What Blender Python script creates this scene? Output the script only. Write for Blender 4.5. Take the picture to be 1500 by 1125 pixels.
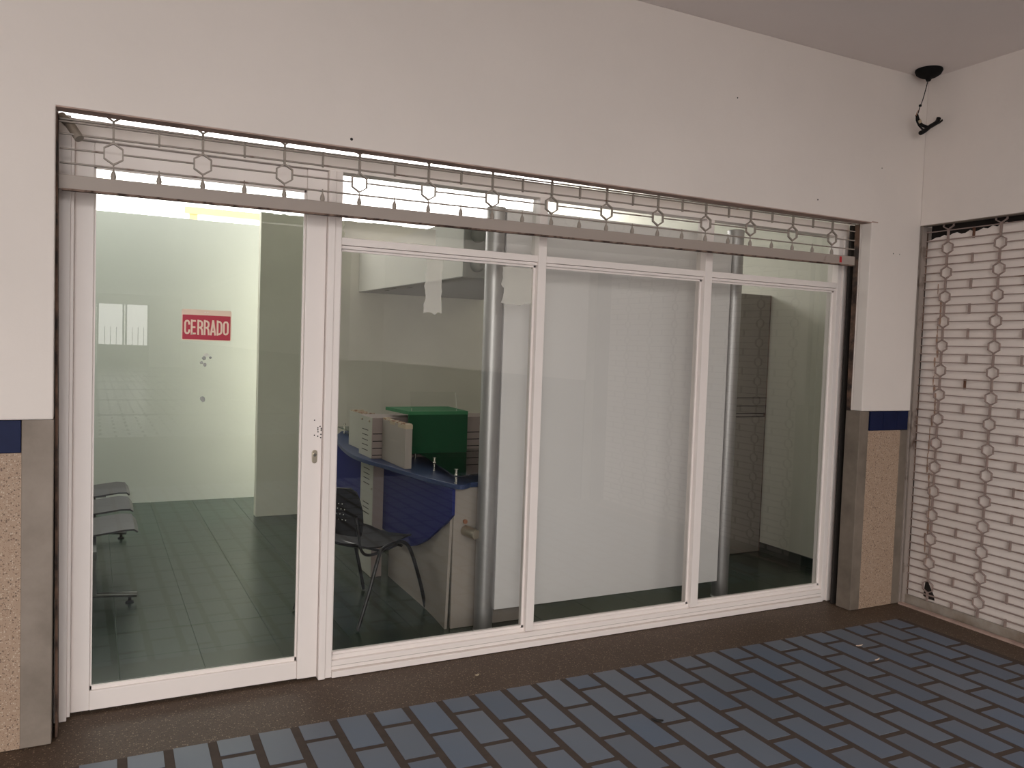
import bpy, bmesh, math, random
from mathutils import Vector, Matrix
random.seed(7)
for o in list(bpy.data.objects): bpy.data.objects.remove(o)
S = bpy.context.scene
COL = S.collection
R = math.radians

# ---------------------------------------------------------------- camera
CY, CP, CR, CF, CH = 0.4739, -0.0469, 0.0342, 1200.0, 1.65
fw = Vector((math.sin(CY)*math.cos(CP), math.cos(CY)*math.cos(CP), math.sin(CP)))
rt = Vector((math.cos(CY), -math.sin(CY), 0)); up = rt.cross(fw)
rt2 = math.cos(CR)*rt + math.sin(CR)*up; up2 = -math.sin(CR)*rt + math.cos(CR)*up
cd = bpy.data.cameras.new('camera'); cam = bpy.data.objects.new('camera', cd); COL.objects.link(cam)
cam.matrix_world = Matrix(((rt2.x, up2.x, -fw.x, 0), (rt2.y, up2.y, -fw.y, 0), (rt2.z, up2.z, -fw.z, CH), (0, 0, 0, 1)))
cd.sensor_fit = 'HORIZONTAL'; cd.sensor_width = 36; cd.lens = 36*CF/1500; cd.clip_start = 0.05; cd.clip_end = 200
S.camera = cam

# ---------------------------------------------------------------- world, light, exposure
W = bpy.data.worlds.new('overcast_sky'); S.world = W; W.use_nodes = True
bg = W.node_tree.nodes['Background']; bg.inputs[0].default_value = (1.0, 0.965, 0.935, 1); bg.inputs[1].default_value = 5.35
S.view_settings.view_transform = 'Standard'; S.view_settings.look = 'None'
S.view_settings.exposure = 0.0; S.view_settings.gamma = 1.0; S.view_settings.use_curve_mapping = False
S.cycles.use_denoising = True
S.cycles.max_bounces = 12; S.cycles.diffuse_bounces = 6; S.cycles.glossy_bounces = 6
S.cycles.transparent_max_bounces = 16; S.cycles.sample_clamp_indirect = 6.0
def portal(loc, direction, sx, sy):     # daylight openings, only guide the sampling of the sky
    l = bpy.data.lights.new('daylight_opening', 'AREA'); l.shape = 'RECTANGLE'; l.size = sx; l.size_y = sy
    l.cycles.is_portal = True
    o = bpy.data.objects.new('daylight_opening', l); COL.objects.link(o); o.location = loc
    o.rotation_euler = Vector(direction).to_track_quat('-Z', 'Y').to_euler()
portal((-3.0, -5.95, 1.74), (0, 1, 0), 5.0, 3.5)  # open rear side of the invented court, placed to light the facade
portal((-0.2, -3.85, 3.55), (0, 0, -1), 10.4, 4.1)  # roofless part of the same invented court, daylight from above and behind
portal((2.3, 8.85, 3.2), (0, -1, 0), 5.4, 0.84)
portal((2.3, 8.2, 3.62), (0, 0, -1), 5.4, 0.9)

# ---------------------------------------------------------------- materials
def mat(name, col, rough=0.6, metal=0.0, var=0.0, vscale=3.0, bump=0.0, bscale=60.0, col2=None, thr=None, spec=0.5, objvar=0.0, coat=0.0):
    m = bpy.data.materials.new(name); m.use_nodes = True; nt = m.node_tree; b = nt.nodes['Principled BSDF']
    b.inputs['Base Color'].default_value = (*col, 1); b.inputs['Roughness'].default_value = rough
    b.inputs['Metallic'].default_value = metal; b.inputs['Specular IOR Level'].default_value = spec
    b.inputs['Coat Weight'].default_value = coat
    tc = nt.nodes.new('ShaderNodeTexCoord'); last = None
    if col2 or var:
        n = nt.nodes.new('ShaderNodeTexNoise'); n.inputs['Scale'].default_value = vscale; n.inputs['Detail'].default_value = 6; n.inputs['Roughness'].default_value = 0.6
        nt.links.new(tc.outputs['Object'], n.inputs['Vector'])
        r = nt.nodes.new('ShaderNodeValToRGB'); a, z = thr or (0.35, 0.65)
        r.color_ramp.elements[0].position = a; r.color_ramp.elements[1].position = z
        if col2 is None: col2 = tuple(c*(1-var) for c in col)
        r.color_ramp.elements[0].color = (*col2, 1); r.color_ramp.elements[1].color = (*col, 1)
        nt.links.new(n.outputs['Fac'], r.inputs['Fac']); last = r.outputs['Color']
    if objvar:
        oi = nt.nodes.new('ShaderNodeObjectInfo'); hs = nt.nodes.new('ShaderNodeHueSaturation')
        mp = nt.nodes.new('ShaderNodeMapRange'); mp.inputs['To Min'].default_value = 1-objvar; mp.inputs['To Max'].default_value = 1+objvar
        nt.links.new(oi.outputs['Random'], mp.inputs['Value']); nt.links.new(mp.outputs['Result'], hs.inputs['Value'])
        mp2 = nt.nodes.new('ShaderNodeMapRange'); mp2.inputs['To Min'].default_value = 0.8; mp2.inputs['To Max'].default_value = 1.15
        ml = nt.nodes.new('ShaderNodeMath'); ml.operation = 'MULTIPLY'; ml.inputs[1].default_value = 7.31
        fr = nt.nodes.new('ShaderNodeMath'); fr.operation = 'FRACT'
        nt.links.new(oi.outputs['Random'], ml.inputs[0]); nt.links.new(ml.outputs[0], fr.inputs[0]); nt.links.new(fr.outputs[0], mp2.inputs['Value'])
        nt.links.new(mp2.outputs['Result'], hs.inputs['Saturation'])
        if last is None: hs.inputs['Color'].default_value = (*col, 1)
        else: nt.links.new(last, hs.inputs['Color'])
        last = hs.outputs['Color']
    if last is not None: nt.links.new(last, b.inputs['Base Color'])
    if bump:
        n2 = nt.nodes.new('ShaderNodeTexNoise'); n2.inputs['Scale'].default_value = bscale; n2.inputs['Detail'].default_value = 4
        nt.links.new(tc.outputs['Object'], n2.inputs['Vector'])
        bp = nt.nodes.new('ShaderNodeBump'); bp.inputs['Strength'].default_value = bump; bp.inputs['Distance'].default_value = 0.003
        nt.links.new(n2.outputs['Fac'], bp.inputs['Height']); nt.links.new(bp.outputs['Normal'], b.inputs['Normal'])
    return m

def speckle(name, base, base2, chips, scale, rough=0.55, dens=0.16, bump=0.25):
    """exposed aggregate: cement with small stone chips"""
    m = bpy.data.materials.new(name); m.use_nodes = True; nt = m.node_tree; b = nt.nodes['Principled BSDF']; b.inputs['Roughness'].default_value = rough
    b.inputs['Specular IOR Level'].default_value = 0.3
    tc = nt.nodes.new('ShaderNodeTexCoord')
    n = nt.nodes.new('ShaderNodeTexNoise'); n.inputs['Scale'].default_value = 4; n.inputs['Detail'].default_value = 8; nt.links.new(tc.outputs['Object'], n.inputs['Vector'])
    cur = nt.nodes.new('ShaderNodeMix'); cur.data_type = 'RGBA'; cur.inputs[6].default_value = (*base, 1); cur.inputs[7].default_value = (*base2, 1)
    nt.links.new(n.outputs['Fac'], cur.inputs[0]); last = cur.outputs[2]
    for k, (c, d) in enumerate(chips):
        v = nt.nodes.new('ShaderNodeTexVoronoi'); v.inputs['Scale'].default_value = scale*(1+0.37*k)
        mpg = nt.nodes.new('ShaderNodeMapping'); mpg.inputs['Location'].default_value = (k*3.3, k*1.7, k*2.9)
        nt.links.new(tc.outputs['Object'], mpg.inputs[0]); nt.links.new(mpg.outputs[0], v.inputs['Vector'])
        sep = nt.nodes.new('ShaderNodeSeparateColor'); nt.links.new(v.outputs['Color'], sep.inputs[0])
        g1 = nt.nodes.new('ShaderNodeMath'); g1.operation = 'LESS_THAN'; g1.inputs[1].default_value = d; nt.links.new(sep.outputs[0], g1.inputs[0])
        g2 = nt.nodes.new('ShaderNodeMath'); g2.operation = 'LESS_THAN'; g2.inputs[1].default_value = 0.42; nt.links.new(v.outputs['Distance'], g2.inputs[0])
        g3 = nt.nodes.new('ShaderNodeMath'); g3.operation = 'MULTIPLY'; nt.links.new(g1.outputs[0], g3.inputs[0]); nt.links.new(g2.outputs[0], g3.inputs[1])
        mx = nt.nodes.new('ShaderNodeMix'); mx.data_type = 'RGBA'; nt.links.new(g3.outputs[0], mx.inputs[0]); nt.links.new(last, mx.inputs[6]); mx.inputs[7].default_value = (*c, 1); last = mx.outputs[2]
    nt.links.new(last, b.inputs['Base Color'])
    bp = nt.nodes.new('ShaderNodeBump'); bp.inputs['Strength'].default_value = bump; bp.inputs['Distance'].default_value = 0.002
    n3 = nt.nodes.new('ShaderNodeTexNoise'); n3.inputs['Scale'].default_value = scale; nt.links.new(tc.outputs['Object'], n3.inputs['Vector']); nt.links.new(n3.outputs['Fac'], bp.inputs['Height']); nt.links.new(bp.outputs['Normal'], b.inputs['Normal'])
    return m

def glassmat(name, tint, rough=0.0, ior=1.5, haze=0.0, hazecol=(0.7, 0.75, 0.7)):
    """thin pane: fresnel mirror over tinted clear glass, both faces of the sheet counted in one surface"""
    m = bpy.data.materials.new(name); m.use_nodes = True; nt = m.node_tree; nt.nodes.remove(nt.nodes['Principled BSDF'])
    out = nt.nodes['Material Output']
    tr = nt.nodes.new('ShaderNodeBsdfTransparent'); tr.inputs[0].default_value = (*tint, 1)
    gl = nt.nodes.new('ShaderNodeBsdfGlossy'); gl.inputs['Roughness'].default_value = rough; gl.inputs[0].default_value = (1, 1, 1, 1)
    fr = nt.nodes.new('ShaderNodeFresnel'); fr.inputs[0].default_value = ior
    mx = nt.nodes.new('ShaderNodeMixShader'); nt.links.new(fr.outputs[0], mx.inputs[0]); nt.links.new(tr.outputs[0], mx.inputs[1]); nt.links.new(gl.outputs[0], mx.inputs[2])
    last = mx.outputs[0]
    if haze:
        df = nt.nodes.new('ShaderNodeBsdfDiffuse'); df.inputs[0].default_value = (*hazecol, 1)
        m2 = nt.nodes.new('ShaderNodeMixShader'); m2.inputs[0].default_value = haze; nt.links.new(last, m2.inputs[1]); nt.links.new(df.outputs[0], m2.inputs[2]); last = m2.outputs[0]
    nt.links.new(last, out.inputs['Surface'])
    return m

M = {}
M['plaster'] = mat('plaster', (0.765, 0.70, 0.655), 0.75, var=0.05, vscale=1.3, bump=0.25, bscale=25)
M['plaster_w'] = mat('plaster_right', (0.80, 0.735, 0.69), 0.75, var=0.06, vscale=1.6, bump=0.25, bscale=25)
M['ceil'] = mat('ceiling_paint', (0.84, 0.775, 0.745), 0.8, var=0.04, vscale=1.0)
M['soffit'] = mat('lintel_soffit', (0.50, 0.355, 0.30), 0.8, var=0.3, vscale=9)
M['conc'] = mat('grey_cement', (0.21, 0.17, 0.135), 0.7, col2=(0.115, 0.092, 0.072), vscale=5, thr=(0.3, 0.72), bump=0.2)
M['conc_l'] = mat('grey_cement_light', (0.30, 0.25, 0.21), 0.7, col2=(0.19, 0.155, 0.125), vscale=4, thr=(0.3, 0.7), bump=0.2)
M['aggr'] = speckle('exposed_aggregate', (0.33, 0.23, 0.165), (0.41, 0.30, 0.22), [((0.17, 0.115, 0.085), 0.22), ((0.50, 0.40, 0.31), 0.25), ((0.26, 0.165, 0.11), 0.25), ((0.10, 0.07, 0.05), 0.05)], 120)
M['floor_ag'] = speckle('terrazzo_floor', (0.066, 0.041, 0.027), (0.098, 0.064, 0.044), [((0.24, 0.175, 0.12), 0.15), ((0.035, 0.024, 0.018), 0.2), ((0.15, 0.105, 0.068), 0.2)], 130, rough=0.6)
M['joint'] = mat('tile_joint', (0.062, 0.041, 0.031), 0.85, var=0.25, vscale=12)
M['btile'] = mat('blue_glazed_tile', (0.105, 0.132, 0.180), 0.48, col2=(0.125, 0.138, 0.168), vscale=2.2, objvar=0.09, bump=0.12, bscale=14, spec=0.4)
M['navy'] = mat('navy_tile', (0.006, 0.012, 0.055), 0.5, var=0.3, vscale=6, spec=0.2)
M['white_al'] = mat('white_aluminium', (0.86, 0.79, 0.755), 0.4, var=0.02)
M['white_al_d'] = mat('white_aluminium_groove', (0.45, 0.40, 0.36), 0.6)
M['glass'] = glassmat('pane_glass', (0.82, 0.855, 0.81), ior=1.6)
M['glass2'] = glassmat('pane_glass_panels', (0.865, 0.865, 0.845), ior=1.58)
M['glass_g'] = glassmat('shelf_glass', (0.28, 0.42, 0.36), ior=1.7)
M['acryl'] = glassmat('acrylic', (0.975, 0.98, 0.975), ior=1.15)
M['resid'] = mat('adhesive_residue', (0.62, 0.63, 0.57), 0.9)
M['gr_rod'] = mat('grille_rod', (0.30, 0.255, 0.22), 0.55, col2=(0.15, 0.08, 0.055), vscale=11, thr=(0.33, 0.44))
M['gr_hex'] = mat('grille_hexagon', (0.32, 0.275, 0.235), 0.55, col2=(0.15, 0.08, 0.05), vscale=9, thr=(0.3, 0.42))
M['gr_bar'] = mat('grille_bottom_bar', (0.36, 0.305, 0.27), 0.5, col2=(0.10, 0.045, 0.025), vscale=7, thr=(0.27, 0.33))
M['gr_barb'] = mat('rusty_edge', (0.20, 0.13, 0.10), 0.8, col2=(0.035, 0.015, 0.01), vscale=22, thr=(0.4, 0.55))
M['gr2'] = mat('grille_right_rod', (0.30, 0.225, 0.20), 0.6, col2=(0.17, 0.09, 0.062), vscale=5, thr=(0.32, 0.42))
M['gr2b'] = mat('grille_right_bar', (0.34, 0.30, 0.26), 0.6, col2=(0.2, 0.15, 0.11), vscale=6)
M['rust'] = mat('rusty_guide', (0.16, 0.09, 0.06), 0.8, col2=(0.025, 0.014, 0.01), vscale=9, thr=(0.4, 0.6))
M['guide2'] = mat('cement_guide', (0.30, 0.25, 0.22), 0.7, col2=(0.08, 0.045, 0.03), vscale=6, thr=(0.3, 0.45))
M['sheet'] = mat('white_sheet', (0.88, 0.80, 0.75), 0.5, var=0.05, vscale=2)
M['stain'] = mat('rust_stain', (0.47, 0.31, 0.23), 0.8, var=0.2, vscale=20)
M['dark'] = mat('void_shade_and_burn', (0.02, 0.015, 0.012), 0.9)  # near-black for the shade in gap and void, and for the burn
M['black'] = mat('black_plastic', (0.006, 0.006, 0.006), 0.55, spec=0.18)
M['blacktube'] = mat('black_tube', (0.01, 0.01, 0.01), 0.3)
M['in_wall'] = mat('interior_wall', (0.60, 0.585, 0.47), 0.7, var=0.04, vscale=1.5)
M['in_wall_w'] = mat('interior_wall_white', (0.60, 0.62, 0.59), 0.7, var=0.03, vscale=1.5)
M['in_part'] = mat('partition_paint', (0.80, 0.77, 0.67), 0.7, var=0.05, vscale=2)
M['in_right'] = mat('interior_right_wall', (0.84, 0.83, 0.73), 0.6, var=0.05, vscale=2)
M['gtile'] = mat('green_floor_tile', (0.030, 0.052, 0.036), 0.26, col2=(0.024, 0.041, 0.029), vscale=3, objvar=0.12)
M['gjoint'] = mat('green_tile_joint', (0.10, 0.13, 0.10), 0.8)
M['gbase'] = mat('green_baseboard', (0.01, 0.022, 0.016), 0.35)
M['steel'] = mat('brushed_steel', (0.47, 0.46, 0.46), 0.42, metal=0.85, var=0.05)
M['chrome'] = mat('chrome', (0.8, 0.77, 0.68), 0.18, metal=1.0)
M['nickel'] = mat('satin_nickel', (0.50, 0.44, 0.35), 0.35, metal=0.9)
M['board'] = mat('white_board', (0.86, 0.84, 0.84), 0.5, var=0.03, vscale=1.2)
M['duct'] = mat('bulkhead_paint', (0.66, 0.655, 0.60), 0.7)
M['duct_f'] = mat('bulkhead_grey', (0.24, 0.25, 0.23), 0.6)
M['grey_lam'] = mat('grey_laminate', (0.33, 0.29, 0.255), 0.6, var=0.04)
M['grey_lam2'] = mat('light_grey_laminate', (0.42, 0.41, 0.345), 0.5, var=0.03)
M['mauve'] = mat('mauve_grey_laminate', (0.32, 0.255, 0.235), 0.5, var=0.03)
M['chip'] = mat('chipped_edge', (0.52, 0.44, 0.33), 0.9, col2=(0.24, 0.10, 0.05), vscale=30, thr=(0.4, 0.55))
M['slot'] = mat('slot_shadow', (0.015, 0.013, 0.012), 0.9)
M['blue'] = mat('blue_laminate', (0.009, 0.016, 0.125), 0.6, spec=0.12)
M['blue_top'] = mat('blue_worktop', (0.028, 0.05, 0.13), 0.4, var=0.1, spec=0.25)
M['green'] = mat('green_laminate', (0.006, 0.062, 0.024), 0.6, spec=0.1)
M['green_top'] = mat('green_worktop', (0.035, 0.17, 0.07), 0.6, spec=0.2)
M['cab'] = mat('dark_grey_cabinet', (0.20, 0.18, 0.155), 0.5, var=0.06, vscale=4)
M['cab2'] = mat('grey_cabinet', (0.235, 0.21, 0.185), 0.5, var=0.06, vscale=4)
M['seat'] = mat('bench_seat', (0.06, 0.052, 0.06), 0.4, metal=0.2)
M['bench'] = mat('bench_frame', (0.16, 0.16, 0.15), 0.35, metal=0.7)
M['red'] = mat('red_sign', (0.42, 0.008, 0.035), 0.4)
M['signw'] = mat('sign_ivory', (0.78, 0.60, 0.47), 0.4)
M['redtape'] = mat('red_tape', (0.5, 0.02, 0.03), 0.5)
M['paving'] = mat('darkened_paving', (0.020, 0.017, 0.015), 0.85, var=0.3, vscale=3, spec=0.2)  # unseen court floor, made near-black so the panes mirror little light
M['tan'] = mat('darkened_dado', (0.045, 0.038, 0.03), 0.7, var=0.1)  # unseen dado, darker than the beige one to dim its reflection
M['wood'] = mat('pale_timber', (0.75, 0.55, 0.3), 0.6, var=0.1)
M['copper'] = mat('bare_copper', (0.35, 0.16, 0.09), 0.5, metal=0.6)
M['kraft'] = mat('tan_tape', (0.45, 0.36, 0.25), 0.6)
M['canopy'] = mat('black_canopy', (0.006, 0.006, 0.006), 0.85, spec=0.2)

# ---------------------------------------------------------------- mesh helpers
def bx(bm, x0, x1, y0, y1, z0, z1, rot=None, org=None):
    c = [(x, y, z) for x in (x0, x1) for y in (y0, y1) for z in (z0, z1)]
    if rot is not None:
        o = Vector(org or (0, 0, 0)); c = [tuple(rot @ (Vector(p)-o) + o) for p in c]
    v = [bm.verts.new(p) for p in c]
    for f in ((0, 1, 3, 2), (4, 6, 7, 5), (0, 4, 5, 1), (2, 3, 7, 6), (0, 2, 6, 4), (1, 5, 7, 3)): bm.faces.new([v[i] for i in f])
def prism(bm, pts, fn, h0, h1):
    a = [bm.verts.new(fn(p[0], p[1], h0)) for p in pts]; b = [bm.verts.new(fn(p[0], p[1], h1)) for p in pts]
    bm.faces.new(a[::-1]); bm.faces.new(b); n = len(pts)
    for i in range(n): bm.faces.new([a[i], a[(i+1) % n], b[(i+1) % n], b[i]])
def tube(bm, pts, r, seg=10, cap=True, radii=None):
    pts = [Vector(p) for p in pts]; rings = []; prev = None
    for i, p in enumerate(pts):
        t = (pts[min(i+1, len(pts)-1)] - pts[max(i-1, 0)]).normalized()
        a = prev if prev is not None else (Vector((0, 0, 1)) if abs(t.z) < 0.9 else Vector((1, 0, 0)))
        a = (a - t*a.dot(t)).normalized(); prev = a; b = t.cross(a); rr = radii[i] if radii else r
        rings.append([bm.verts.new(p + (a*math.cos(2*math.pi*k/seg) + b*math.sin(2*math.pi*k/seg))*rr) for k in range(seg)])
    for i in range(len(rings)-1):
        for k in range(seg): bm.faces.new([rings[i][k], rings[i][(k+1) % seg], rings[i+1][(k+1) % seg], rings[i+1][k]])
    if cap: bm.faces.new(rings[0][::-1]); bm.faces.new(rings[-1])
def spline(pts, n=6):
    P = [Vector(p) for p in pts]; out = []
    for i in range(len(P)-1):
        p0, p1, p2, p3 = P[max(i-1, 0)], P[i], P[i+1], P[min(i+2, len(P)-1)]
        for k in range(n):
            t = k/n; out.append(0.5*((2*p1)+(-p0+p2)*t+(2*p0-5*p1+4*p2-p3)*t*t+(-p0+3*p1-3*p2+p3)*t**3))
    out.append(P[-1]); return out
def lathe(bm, prof, c, seg=20, axis=None):
    q = Vector(axis).to_track_quat('Z', 'Y') if axis else None; rings = []
    for r, z in prof:
        ring = []
        for k in range(seg):
            v = Vector((r*math.cos(2*math.pi*k/seg), r*math.sin(2*math.pi*k/seg), z))
            if q: v = q @ v
            ring.append(bm.verts.new(v + Vector(c)))
        rings.append(ring)
    for i in range(len(rings)-1):
        for k in range(seg): bm.faces.new([rings[i][k], rings[i][(k+1) % seg], rings[i+1][(k+1) % seg], rings[i+1][k]])
    bm.faces.new(rings[0][::-1]); bm.faces.new(rings[-1])
def obj(name, bm, m, parent=None, smooth=False, bevel=0.0, label=None):
    bmesh.ops.recalc_face_normals(bm, faces=bm.faces)
    me = bpy.data.meshes.new(name); bm.to_mesh(me); bm.free()
    for mm in (m if isinstance(m, (list, tuple)) else [m]): me.materials.append(mm)
    if smooth:
        for p in me.polygons: p.use_smooth = True
    o = bpy.data.objects.new(name, me); COL.objects.link(o)
    if smooth:
        md = o.modifiers.new('edge', 'EDGE_SPLIT'); md.split_angle = R(40)
    if bevel:
        md = o.modifiers.new('bevel', 'BEVEL'); md.width = bevel; md.segments = 2; md.limit_method = 'ANGLE'
    if parent is not None: o.parent = parent
    if label: o['label'] = label
    return o
def box(name, m, d, parent=None, bevel=0.0, label=None):
    bm = bmesh.new(); bx(bm, *d); return obj(name, bm, m, parent, bevel=bevel, label=label)
def boxes(name, m, ds, parent=None, bevel=0.0, label=None):
    bm = bmesh.new()
    for d in ds: bx(bm, *d)
    return obj(name, bm, m, parent, bevel=bevel, label=label)
def thing(name, label, cat, loc=(0, 0, 0), rz=0.0, group=None):
    o = bpy.data.objects.new(name, None); COL.objects.link(o); o.location = loc; o.rotation_euler = (0, 0, rz); o.empty_display_size = 0.1
    o['label'] = label; o['category'] = cat
    if group: o['group'] = group
    return o
def tag(o, label, cat, kind=None, group=None):
    o['label'] = label; o['category'] = cat
    if kind: o['kind'] = kind
    if group: o['group'] = group
    return o
def inst(o, name, loc=None, rot=None, parent=None):
    c = o.copy(); c.name = name; COL.objects.link(c)
    if loc is not None: c.location = loc
    if rot is not None: c.rotation_euler = rot
    if parent is not None: c.parent = parent
    return c

# ================================================================ STRUCTURE
YW = 3.65; ZC = 3.49; XL, XR = -0.135, 4.405; ZL = 2.51
SK = R(2.2); CX = 4.87
# --- facade wall of the shop
bm = bmesh.new()
prism(bm, [(-5.5, 1.30), (XL, 1.30), (XL, ZL), (XR, ZL), (XR, 1.305), (CX, 1.305), (CX, ZC), (-5.5, ZC)], lambda a, c_, h: (a, h, c_), YW, 3.728)
bx(bm, -5.5, XL, 3.728, 3.98, 1.30, ZC)
bx(bm, -5.7, -5.5, -5.9, 3.98, 0, ZC)  # unseen end wall, added to hold daylight off the right wall
bx(bm, -0.62, 5.0, 3.962, 3.98, 3.45, 3.62); bx(bm, XR, CX, 3.728, 3.772, 1.305, ZL+0.004); bx(bm, XR+.088, CX, 3.772, 3.80, 1.305, ZL+0.004)
bx(bm, XR+0.088, 5.02, 3.80, 3.98, 0.0, 3.62)
bx(bm, CX, 5.02, 3.652, 3.80, 2.53, 3.62)
bx(bm, -5.5, 5.02, 3.66, 3.98, ZC+0.002, 3.62)
fac = obj('wall_front', bm, M['plaster'], bevel=0.005)
tag(fac, 'white plastered wall over and around the glazed shopfront', 'wall', 'structure')
box('lintel_underside', M['soffit'], (XL, XR, YW+0.001, 3.728, ZL-0.003, ZL+0.004), fac, label='reddish brown bare underside of the lintel')
box('lintel_edge', M['soffit'], (XR, XR+0.055, YW-0.001, YW+0.02, ZL, ZL+0.008), fac)
# left pillar dado
boxes('cement_band', M['conc_l'], [(-0.242, XL+0.002, YW+0.008, 3.98, 0, 1.30), (-5.5, -0.242, YW+0.03, 3.98, 0, 1.30)], fac, bevel=0.004, label='plain grey cement border of the left pillar')
box('aggregate_panel', M['aggr'], (-5.5, -0.242, YW+0.012, YW+0.03, 0, 1.17), fac, label='beige exposed aggregate dado with dark chips')
for k in range(9):
    x1 = -0.2435-0.113*k
    box('dado_tile', M['navy'], (x1-0.111, x1, YW+0.006, YW+0.03, 1.172, 1.297), fac, bevel=0.002, label='navy blue glazed dado tile' if k == 0 else None)
# right pillar dado
boxes('cement_band', M['conc'], [(XR-0.002, 4.487, YW+0.008, 3.772, 0, 1.304), (4.487, CX, YW+0.03, 3.80, 0, 1.304), (4.80, CX+0.001, YW+0.01, YW+0.03, 0, 1.175)], fac, bevel=0.004, label='stained grey cement border of the right pillar')
box('aggregate_panel', M['aggr'], (4.487, 4.80, YW+0.012, YW+0.03, 0, 1.175), fac)
for x0, x1 in ((4.497, 4.6185), (4.622, 4.7505), (4.754, 4.862)):
    box('dado_tile', M['navy'], (x0, x1, YW+0.006, YW+0.03, 1.177, 1.303), fac, bevel=0.002)
box('jamb_return', M['guide2'], (CX, 5.02, 3.652, 3.80, 0.0, 2.53), fac)
# small marks on the plaster
bm = bmesh.new()
for x, z, s in ((1.023, 2.548, .007), (3.92, 2.60, .005), (4.62, 2.33, .004), (4.68, 2.33, .003), (4.47, 2.86, .004), (3.25, 3.10, .005)):
    lathe(bm, [(0.0005, -.0005), (s, -.0005), (s*.8, .001), (0.0005, .001)], (x, YW-0.0005, z), 7, (0, -1, 0))
obj('nail_hole', bm, M['slot'], fac)

# --- right wall (skewed 2.2 degrees), local x = into wall, local y = along the wall away from the facade
def rwf(a, s, z): # a: outwards (+ into the wall), s: distance from the corner towards the viewer
    return Vector((CX + a*math.cos(SK) - s*math.sin(SK), YW - s*math.cos(SK) - a*math.sin(SK), z))
RWM = Matrix.Translation((CX, YW, 0)) @ Matrix.Rotation(-SK, 4, 'Z')
def rwobj(o): o.matrix_world = RWM; return o   # mesh authored with x=a, y=-s
bm = bmesh.new()
bx(bm, 0, 0.05, -9.6, 0.0, 2.533, ZC); bx(bm, 0, 0.4, -9.6, -3.3, 0, ZC); bx(bm, 0.40, 0.45, -3.4, 0.0, 0, ZC)  # last block is unseen backing, added so no light leaks in
bx(bm, 0.05, 0.40, -3.4, 0.0, 3.2, ZC)
wr = rwobj(obj('wall_right', bm, M['plaster_w'])); tag(wr, 'white plastered wall at right above the closed white grille', 'wall', 'structure')
boxes('dado', M['tan'], [(-.012, 0.0, -9.6, -3.3, 0, 1.30)], wr)
boxes('lintel_underside', M['conc_l'], [(0.001, 0.05, -3.3, 0.0, 2.528, 2.533)], wr, label='grey bare underside of the lintel')
boxes('end_jamb', M['guide2'], [(0.012, 0.052, -0.012, -0.002, 0.0, 2.528)], wr, label='grey cement jamb with rusty edge')

# --- opposite side and passage behind the viewer, read from reflections; open court invented for daylight
bm = bmesh.new()
bx(bm, 3.9, 6.0, -6.2, -5.9, 1.30, ZC)
bx(bm, 3.9, 4.2, -36.0, -6.2, 1.30, ZC); bx(bm, -0.75, -0.5, -36.0, -6.2, 1.30, ZC)
bx(bm, -0.75, 0.15, -36.3, -36.0, 0, ZC); bx(bm, 2.45, 4.2, -36.3, -36.0, 0, ZC); bx(bm, 0.15, 2.45, -36.3, -36.0, 3.0, ZC)
wo = obj('wall_rear', bm, M['plaster']); tag(wo, 'white walls of the passage behind the viewer seen mirrored in the glass', 'wall', 'structure')
boxes('dado', M['tan'], [(3.88, 6.0, -6.22, -5.88, 0, 1.30), (3.88, 4.22, -36.0, -6.22, 0, 1.30), (-0.77, -0.48, -36.0, -6.18, 0, 1.30)], wo)
gt = thing('entrance_gate', 'open metal gate at the bright end of the passage, mirrored in the door glass', 'gate', (1.3, -35.95, 0))
for x in (-1.1, 0.0, 0.12, 1.1):
    box('post', M['rust'], (x-0.04, x+0.04, -0.04, 0.04, 0, 3.0), gt)
box('lower_panel', M['rust'], (-1.1, 1.1, -0.02, 0.02, 0, 1.05), gt)
for x in (-0.8, -0.55, -0.3, 0.4, 0.65, 0.9): box('bar', M['rust'], (x-.012, x+.012, -.01, .01, 1.05, 1.9), gt)

# --- floor of the gallery
ZB = -0.0035
fl = box('floor', M['floor_ag'], (-5.5, 5.1, -6.0, 3.98, -0.15, ZB)); tag(fl, 'brown terrazzo floor of the gallery with a field of blue tiles', 'floor', 'structure')
box('tile_bed', M['joint'], (-5.5, 4.60, -6.0, 3.434, -0.010, ZB+0.0005), fl)
box('passage_paving', M['joint'], (-.75, 6.2, -36.5, -6.0, -0.15, ZB), fl)
ce = box('ceiling', M['ceil'], (-5.5, 6.2, -1.8, YW+0.01, ZC, ZC+0.15)); box('passage_ceiling', M['ceil'], (-.75, 6.2, -36.5, -5.9, ZC, ZC+0.15), ce); tag(ce, 'plain off-white ceiling of the gallery', 'ceiling', 'structure')

# --- interior shell
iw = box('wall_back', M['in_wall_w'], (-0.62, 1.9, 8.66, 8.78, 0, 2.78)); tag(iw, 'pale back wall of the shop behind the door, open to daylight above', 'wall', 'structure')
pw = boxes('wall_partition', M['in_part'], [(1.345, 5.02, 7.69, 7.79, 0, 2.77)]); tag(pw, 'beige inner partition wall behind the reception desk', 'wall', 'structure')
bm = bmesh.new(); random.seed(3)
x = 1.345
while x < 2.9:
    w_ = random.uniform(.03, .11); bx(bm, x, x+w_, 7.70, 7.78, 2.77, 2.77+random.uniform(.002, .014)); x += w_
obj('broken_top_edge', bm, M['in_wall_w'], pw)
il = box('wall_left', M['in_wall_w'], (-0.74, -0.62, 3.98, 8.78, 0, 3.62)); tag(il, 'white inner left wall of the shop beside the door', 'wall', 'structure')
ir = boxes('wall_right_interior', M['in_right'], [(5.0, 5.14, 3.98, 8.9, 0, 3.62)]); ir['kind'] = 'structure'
ir.name = 'wall_side'; tag(ir, 'pale green-beige inner right wall of the shop', 'wall', 'structure')
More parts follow.
